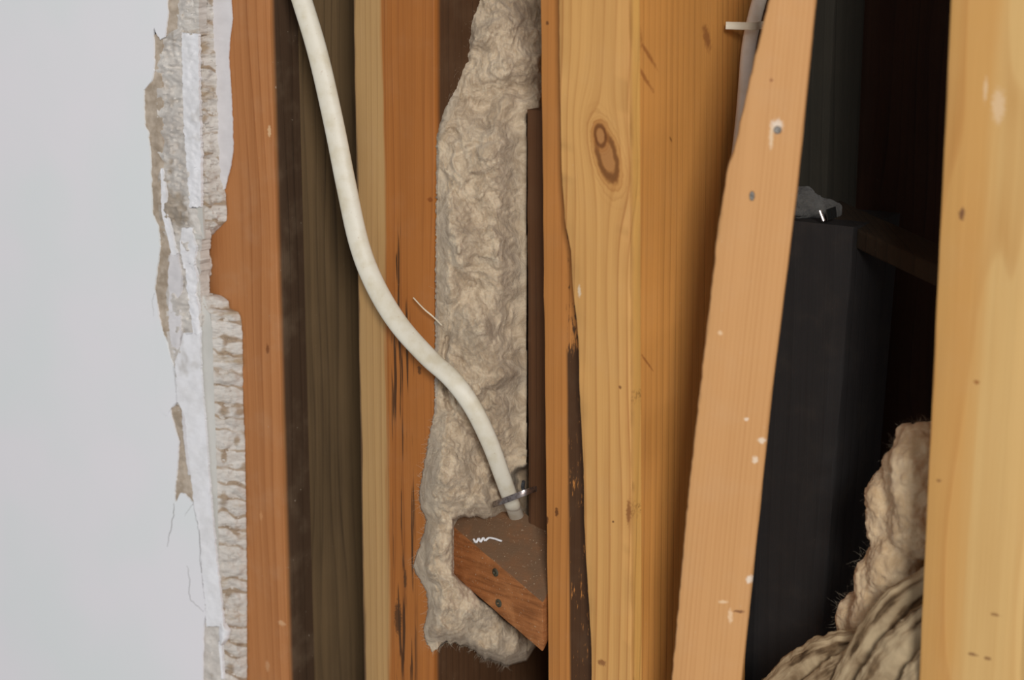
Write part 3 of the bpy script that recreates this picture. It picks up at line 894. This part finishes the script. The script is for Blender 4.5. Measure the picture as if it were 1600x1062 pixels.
for _ in range(1500):
    i, j = random.randrange(10, NTT-2), random.randrange(2, NS-14)
    sd.append((verts[i*W+j], Vector((0.2, -1, random.uniform(-1, 1)))))
for j in range(2, NS-20, 2):
    sd.append((verts[NTT*W+j], Vector((0, -0.6, -0.8))))
o = fibres('loose_fibres', sd, wool, m_fib, 2, 2.2, 0.03, 1.3)
o['kind'] = 'stuff'
strand = [at(646, 465, -0.004), at(662, 482, -0.006), at(676, 494, -0.005), at(690, 508, -0.001)]
sweep('fibre_strand', spline(strand, 14), 0.32*MM, 0.2*MM, m_fib, parent=wool, n=6)

# ================================================================== BLOCK fixed between the studs, low in the bay
def hexa(name, F, mat, div=10, rough_=0.25, seed=0, parent=None):
    """a sawn block from its eight corners: front tl tr br bl, back tl tr br bl; subdivided, slightly uneven"""
    bm = bmesh.new()
    v = [bm.verts.new(p) for p in F]
    for f in ((0, 1, 2, 3), (5, 4, 7, 6), (4, 5, 1, 0), (3, 2, 6, 7), (4, 0, 3, 7), (1, 5, 6, 2)):
        bm.faces.new([v[k] for k in f])
    bmesh.ops.bevel(bm, geom=bm.edges[:], offset=0.0007, segments=2, affect='EDGES', profile=0.5)
    bmesh.ops.subdivide_edges(bm, edges=[e for e in bm.edges if e.calc_length() > 0.004], cuts=div, use_grid_fill=True)
    for q in bm.verts:
        c = q.co
        q.co = c + Vector((nz(c.x*300, c.y*300, c.z*300+seed), nz(c.x*300+9, c.y*300, c.z*300+seed), nz(c.x*300, c.y*300+7, c.z*300+seed)))*(rough_*MM)
    vv = [q.co.copy() for q in bm.verts]
    bm.verts.index_update()
    ff = [tuple(q.index for q in f.verts) for f in bm.faces]
    bm.free()
    return mesh_obj(name, vv, ff, mat, parent, 50)
ftl, ftr = at(707, 822, 0.0112), at(848.5, 941, 0.0008)
ftl.x, ftr.x = max(ftl.x, x2r+0.0008), min(ftr.x, x3l-0.0005)
dn_l, dn_r = at(706, 899, ftl.y)-ftl, at(849, 1019, 0.0008)-ftr
dn = Vector((0, 0, -(abs(dn_l.z)+abs(dn_r.z))/2))
tq = at(850, 838, 0.0205)                                            # the top slopes up towards its back edge at the foot of the batten
tn = (ftr-ftl).cross(tq-ftl)
def back(f):
    y = f.y+tq.y-ftr.y
    return Vector((f.x, y, ftl.z-(tn.x*(f.x-ftl.x)+tn.y*(y-ftl.y))/tn.z))
btl, btr = back(ftl), back(ftr)
def block_mat(origin):
    N = NT('dusty_block_wood')
    P, x, y, z = N.coords(origin)
    g = N.n('ShaderNodeNewGeometry')
    a = N.noise(N.comb(N.math('MULTIPLY', x, 60), N.math('MULTIPLY', y, 60), N.math('MULTIPLY', z, 700)), 1, 4, 0.6)
    b = N.noise(P, 90, 4, 0.6)
    c = N.mix(N.rng(a, 0.3, 0.7), srgb(164, 104, 60), srgb(130, 80, 44))
    c = N.mix(N.math('MULTIPLY', N.rng(b, 0.45, 0.75), 0.5), c, srgb(196, 134, 84))
    sep = N.n('ShaderNodeSeparateXYZ')
    N.t.links.new(g.outputs['True Normal'], sep.inputs[0])
    d = N.math('MULTIPLY', N.rng(sep.outputs[2], 0.2, 0.45), N.rng(b, 0.2, 0.6, 0.65, 1.0))
    c = N.mix(d, c, srgb(108, 83, 62))                              # dust lies on the upward face
    n1 = N.noise(P, 1100, 2)
    c = N.mix(N.math('MULTIPLY', N.rng(n1, 0.66, 0.72), 0.45), c, srgb(206, 186, 158))
    N.color(c)
    N.rough(0.8, 0.2)
    N.bump(N.math('ADD', a, N.math('MULTIPLY', n1, 0.6)), 0.4, 0.0007)
    return N.m
sink = Vector((0, 0, 0))
block = hexa('timber_block', [ftl, ftr, ftr+dn, ftl+dn, btl, btr, btr+dn, btl+dn], block_mat, seed=3)
tag(block, 'short reddish timber block with a dusty top wedged low between the studs', 'block')
nfront = (ftr-ftl).cross(dn).normalized()
if nfront.y > 0:
    nfront = -nfront
for i, (px, py) in enumerate(((774, 894), (779, 942))):
    c = atn(px, py, ftl, nfront)
    o = disc('screw_head', c, nfront, 1.9*MM, 0.35*MM, metal_mat('dull_screw', (112, 108, 92), 0.5), block)
# twisted white thread lying on its top edge
topn = tn.normalized()
if topn.z < 0:
    topn = -topn
tp = [(740, 842), (744, 847), (748, 841), (751, 846), (755, 840), (758, 844), (764, 840), (772, 841), (778, 843), (784, 845)]
thread = sweep('thread_scrap', spline([atn(x, y, ftl+topn*0.0005, topn) for x, y in tp], 60), 0.5*MM, 0.4*MM, m_white, n=8)
tag(thread, 'short twisted white scrap of thread on the dusty block', 'thread')

# ================================================================== CABLES and their clips
def sheath_mat(name, c):
    def make(origin):
        N = NT(name)
        P, x, y, z = N.coords(origin)
        a = N.noise(P, 120, 4)
        b = N.noise(P, 700, 3)
        k = N.mix(N.rng(a, 0.4, 0.75), srgb(*c), srgb(c[0]*.93, c[1]*.91, c[2]*.86))
        k = N.mix(N.math('MULTIPLY', N.rng(b, 0.66, 0.74), 0.4), k, srgb(168, 140, 112))
        N.color(k)
        N.rough(0.45, 0.4)
        N.bump(a, 0.06, 0.0008)
        return N.m
    return make
cpts = spline([at(x, y, d*MM) for x, y, d in cab], 150)
cable = sweep('electrical_cable', cpts, lambda t: lerp(4.35, 3.25, min(1, max(0, (t-0.45)/0.5)))*MM, 2.3*MM, sheath_mat('ivory_sheath', (218, 212, 196)), n=20, power=2.5)
tag(cable, 'white flat electrical cable sweeping across the gap and stud into the wool', 'cable')
m_clip = metal_mat('clip_steel', (150, 140, 138), 0.28)
ca, cb = at(771, 788, 0.0025), at(824, 768, 0.0035)
clip = sweep('cable_clip', spline([ca+Vector((0, .004, 0)), ca, at(785, 783, -.0005), at(806, 775, 0.0005), cb, cb+Vector((0.0005, .006, 0))], 24), 1.25*MM, 0.35*MM, m_clip, side=lambda t, d: UPV, n=10, power=5)
tag(clip, 'small metal clip strapped over the lower end of the white cable', 'clip')
sweep('nail', spline([at(818, 752, 0.004), at(817, 762, 0.005), at(821, 772, 0.006)], 8), 0.8*MM, 0.8*MM, metal_mat('grey_nail', (110, 112, 116), 0.5), parent=clip, n=10)

xc = x3r+0.0065
c2 = [(1206, -60), (1188, -5), (1176, 40), (1169, 80), (1165, 130), (1160, 190), (1152, 260), (1146, 340), (1138, 450), (1132, 560), (1128, 660)]
cable2 = sweep('electrical_cable', spline([atx(x, y, xc) for x, y in c2], 50), 3.0*MM, 2.6*MM, sheath_mat('grey_sheath', (222, 218, 210)), n=18, side=lambda t, d: RGT)
tag(cable2, 'short run of pale grey cable vanishing behind the slanting board', 'cable')
q = atx(1165, 38, xc)
c_a, c_b = atx(1134, 40, x3r+0.002), atx(1186, 38, xc)+Vector((0.003, -0.003, 0))
ea = c_a
clip2 = sweep('cable_clip', spline([ea, lerp(ea, c_b, .33)+Vector((.003, -.002, 0)), lerp(ea, c_b, .66)+Vector((.0045, -.004, 0)), c_b, c_b+Vector((0.003, 0.006, 0))], 20), 1.6*MM, 0.6*MM,
              rough_mat('ivory_plastic', (226, 218, 196), (214, 204, 180), 100, 0.0, 0.0002, 0.4), side=lambda t, d: UPV, n=10, power=4)
tag(clip2, 'ivory plastic clip holding the short pale cable at the top', 'clip')

# ================================================================== the dark bay at the right
m_post = wood('black_stained_post', (38, 36, 36), (25, 23, 23), period=8, bands=0.4, warp=2, streak=0.6, seed=3.7, dust=0.04, blotch=0.4, rough=0.8)
pt = at(1290, 350, 0.10)
A_ = at(1180, 345, 0.10); B_ = at(1336, 345, 0.10); C_ = at(1284, 1000, 0.10)
post = board('dark_post', 1195, 1150, 1362, 1279, 0.10, 0.045, m_post, zhi=pt.z, r=1.5, arris=0.4, seed=12)
tag(post, 'charcoal dark post with a cut top standing deep in the right opening', 'post')
post2 = board('rear_upright', 1225, 1180, 1304, 1260, 0.150, 0.03, wood('grey_upright_wood', (50, 47, 40), (30, 28, 24), period=6, bands=0.4, seed=5.2, dust=0.02, rough=0.85), r=1.0, seed=13)
tag(post2, 'dim grey-green upright behind the slanting board above the dark post', 'timber')
ra, rb_ = at(1268, 325, 0.125), at(1500, 432, 0.062)
rdir = rb_-ra
hgt = Vector((0, 0, -0.0085))
dep = Vector((0.006, 0.016, 0.002))
rail = hexa('rear_batten', [ra, rb_, rb_+hgt, ra+hgt, ra+dep, rb_+dep, rb_+dep+hgt, ra+dep+hgt],
            wood('rail_wood', (46, 36, 25), (30, 23, 16), seed=8.8, dust=0.05, rough=0.85), seed=5)
tag(rail, 'dim brown batten running down to the right from the dark post top', 'batten')

def lump(name, blobs, mat, noise_amp=3.0, sub=5, parent=None, sc=60.0, seed=0, vox=0.9):
    """torn wool: noisy ellipsoids grown together into one mesh"""
    vv, ff = [], []
    for (c, rx, ry, rz) in blobs:
        bm = bmesh.new()
        bmesh.ops.create_icosphere(bm, subdivisions=sub, radius=1)
        b0 = len(vv)
        for q in bm.verts:
            d = q.co.normalized()
            p = c + Vector((d.x*rx, d.y*ry, d.z*rz))
            w_ = Vector((fbm(p*30+Vector((seed, 0, 0)), 2), fbm(p*30+Vector((0, seed, 3)), 2), fbm(p*30+Vector((5, 0, seed)), 2)))*0.012
            h = noise_amp*(fbm((p+w_)*sc, 4) + 0.6*(puff((p+w_)*1.0, sc*1.4)-0.5)) + 0.4*fbm(p*420, 3)
            vv.append(p + d*(h*MM))
        bm.verts.index_update()
        ff += [tuple(b0+q.index for q in f.verts) for f in bm.faces]
        bm.free()
    o = mesh_obj(name, vv, ff, mat, parent, 180)
    md = o.modifiers.new('fuse', 'REMESH')
    md.mode, md.voxel_size, md.use_smooth_shade = 'VOXEL', vox*MM, True
    md = o.modifiers.new('soften', 'SMOOTH')
    md.factor, md.iterations = 0.6, 14
    for nm_, sz, st in (('tufts', 0.009, 5.0), ('fuzz', 0.0022, 1.6)):
        tx = bpy.data.textures.new(nm_, 'CLOUDS')
        tx.noise_scale, tx.noise_depth = sz, 3
        md = o.modifiers.new(nm_, 'DISPLACE')
        md.texture, md.strength, md.mid_level, md.texture_coords = tx, st*MM*(vox/0.9), 0.5, 'LOCAL'
    return o
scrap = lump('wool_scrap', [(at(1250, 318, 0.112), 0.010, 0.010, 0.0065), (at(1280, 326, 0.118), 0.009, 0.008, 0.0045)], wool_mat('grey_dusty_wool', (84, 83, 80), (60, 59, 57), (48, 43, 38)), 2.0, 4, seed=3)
tag(scrap, 'tuft of grey dusty wool lying on top of the dark post', 'insulation')
ga, gb = at(1281, 330, 0.097), at(1287, 345, 0.097)
bend = sweep('metal_tab', [at(1281, 329, 0.0985), at(1284, 337, 0.0985), at(1287, 345, 0.0985)], 0.7*MM, 0.5*MM, metal_mat('bright_steel', (236, 236, 238), 0.18), n=10, power=5)
sweep('tab_wing', [at(1292, 336, 0.0985), at(1306, 331, 0.106)], 2.4*MM, 0.3*MM, metal_mat('dull_steel', (70, 72, 72), 0.5), parent=bend, side=lambda t, d: UPV, n=10, power=5)
tag(bend, 'tiny bright bent metal tab on the top of the dark post', 'metal tab')

m_pink = wool_mat('beige_wool', (222, 198, 162), (200, 172, 134), (184, 150, 110), 0.7)
heap_blobs = [(at(1447, 768, 0.044), 0.0135, 0.02, 0.030), (at(1432, 745, 0.046), 0.013, 0.014, 0.017), (at(1395, 800, 0.048), 0.010, 0.012, 0.018), (at(1415, 880, 0.046), 0.014, 0.016, 0.017), (at(1385, 900, 0.050), 0.012, 0.014, 0.016),
                                (at(1345, 965, 0.055), 0.010, 0.012, 0.013), (at(1390, 965, 0.046), 0.016, 0.014, 0.016), (at(1430, 700, 0.050), 0.008, 0.01, 0.011)]
heap = lump('insulation_tuft', heap_blobs, m_pink, 2.2, 5, seed=7, sc=45)
tag(heap, 'soft beige heap of wool insulation beside the yellow stud at right', 'insulation')

def dirty_mat(origin):
    N = NT('dirty_layered_wool')
    P, x, y, z = N.coords(origin)
    u = N.n('ShaderNodeAttribute', attribute_name='around').outputs['Fac']
    l = N.n('ShaderNodeAttribute', attribute_name='along').outputs['Fac']
    u = N.math('SINE', N.math('MULTIPLY', u, 6.2832))
    sep = N.noise(P, 25, 2)
    a = N.noise(N.comb(N.math('MULTIPLY', u, 2.6), N.math('MULTIPLY', sep, 1.5), N.math('MULTIPLY', l, 2.5)), 1, 4, 0.55)
    b = N.noise(P, 90, 4, 0.6)
    c = N.mix(N.rng(a, 0.42, 0.62), srgb(184, 164, 132), srgb(126, 104, 78))
    c = N.mix(N.math('MULTIPLY', N.math('MULTIPLY', N.rng(a, 0.54, 0.64), N.rng(b, 0.35, 0.55)), 0.8), c, srgb(58, 44, 32))
    N.color(c)
    N.rough(1.0, 0.05)
    N.bump(N.math('ADD', a, b), 0.5, 0.0025)
    return N.m
o0 = at(1330, 1090, 0.03)
folds = bpy.data.objects.new('layered_insulation', None)
COL.objects.link(folds)
folds.location = o0
folds['o'] = tuple(o0)
tag(folds, 'dirty folded layers of old insulation at the bottom of the dark opening', 'insulation')
def fold(pts, hw, ht, seed):
    P = spline([at(x, y, d*MM) for x, y, d in pts], 60)
    sweep('fold', P, lambda t: hw*MM*(0.55+0.45*math.sin(math.pi*min(1, t*0.8+0.1)))*(1+0.12*nz(t*6, seed)), ht*MM, dirty_mat, parent=folds, n=28, power=2.0, jitter=0.16, seed=seed,
          side=lambda t, d: (RGT*0.72+UPV*-0.69) if True else RGT)
fold([(1130, 1160, 30), (1205, 1085, 28), (1262, 1036, 30), (1310, 1012, 31), (1372, 1000, 34)], 7.5, 6, 1)
fold([(1180, 1190, 22), (1275, 1085, 22), (1340, 1040, 22), (1420, 1010, 24)], 8.0, 6, 2)
fold([(1230, 1190, 14), (1318, 1078, 15), (1356, 1010, 18), (1400, 945, 21), (1462, 898, 25)], 7.0, 5, 3)
fold([(1290, 1190, 7), (1362, 1090, 8), (1415, 1010, 11), (1480, 950, 15)], 9.0, 6, 4)
fold([(1360, 1190, 0), (1420, 1110, 1), (1465, 1040, 4), (1510, 990, 8)], 9.0, 6, 5)
sd = []
for (c_, rx, ry, rz) in heap_blobs:
    for _ in range(420):
        d = Vector((random.gauss(0, 1), random.gauss(0, 1), random.gauss(0, 1))).normalized()
        sd.append((c_+Vector((d.x*rx, d.y*ry, d.z*rz))*0.97, d))
o = fibres('loose_fibres', sd, heap, m_fib, 1, 3.2, 0.018, 1.3)
o['kind'] = 'stuff'
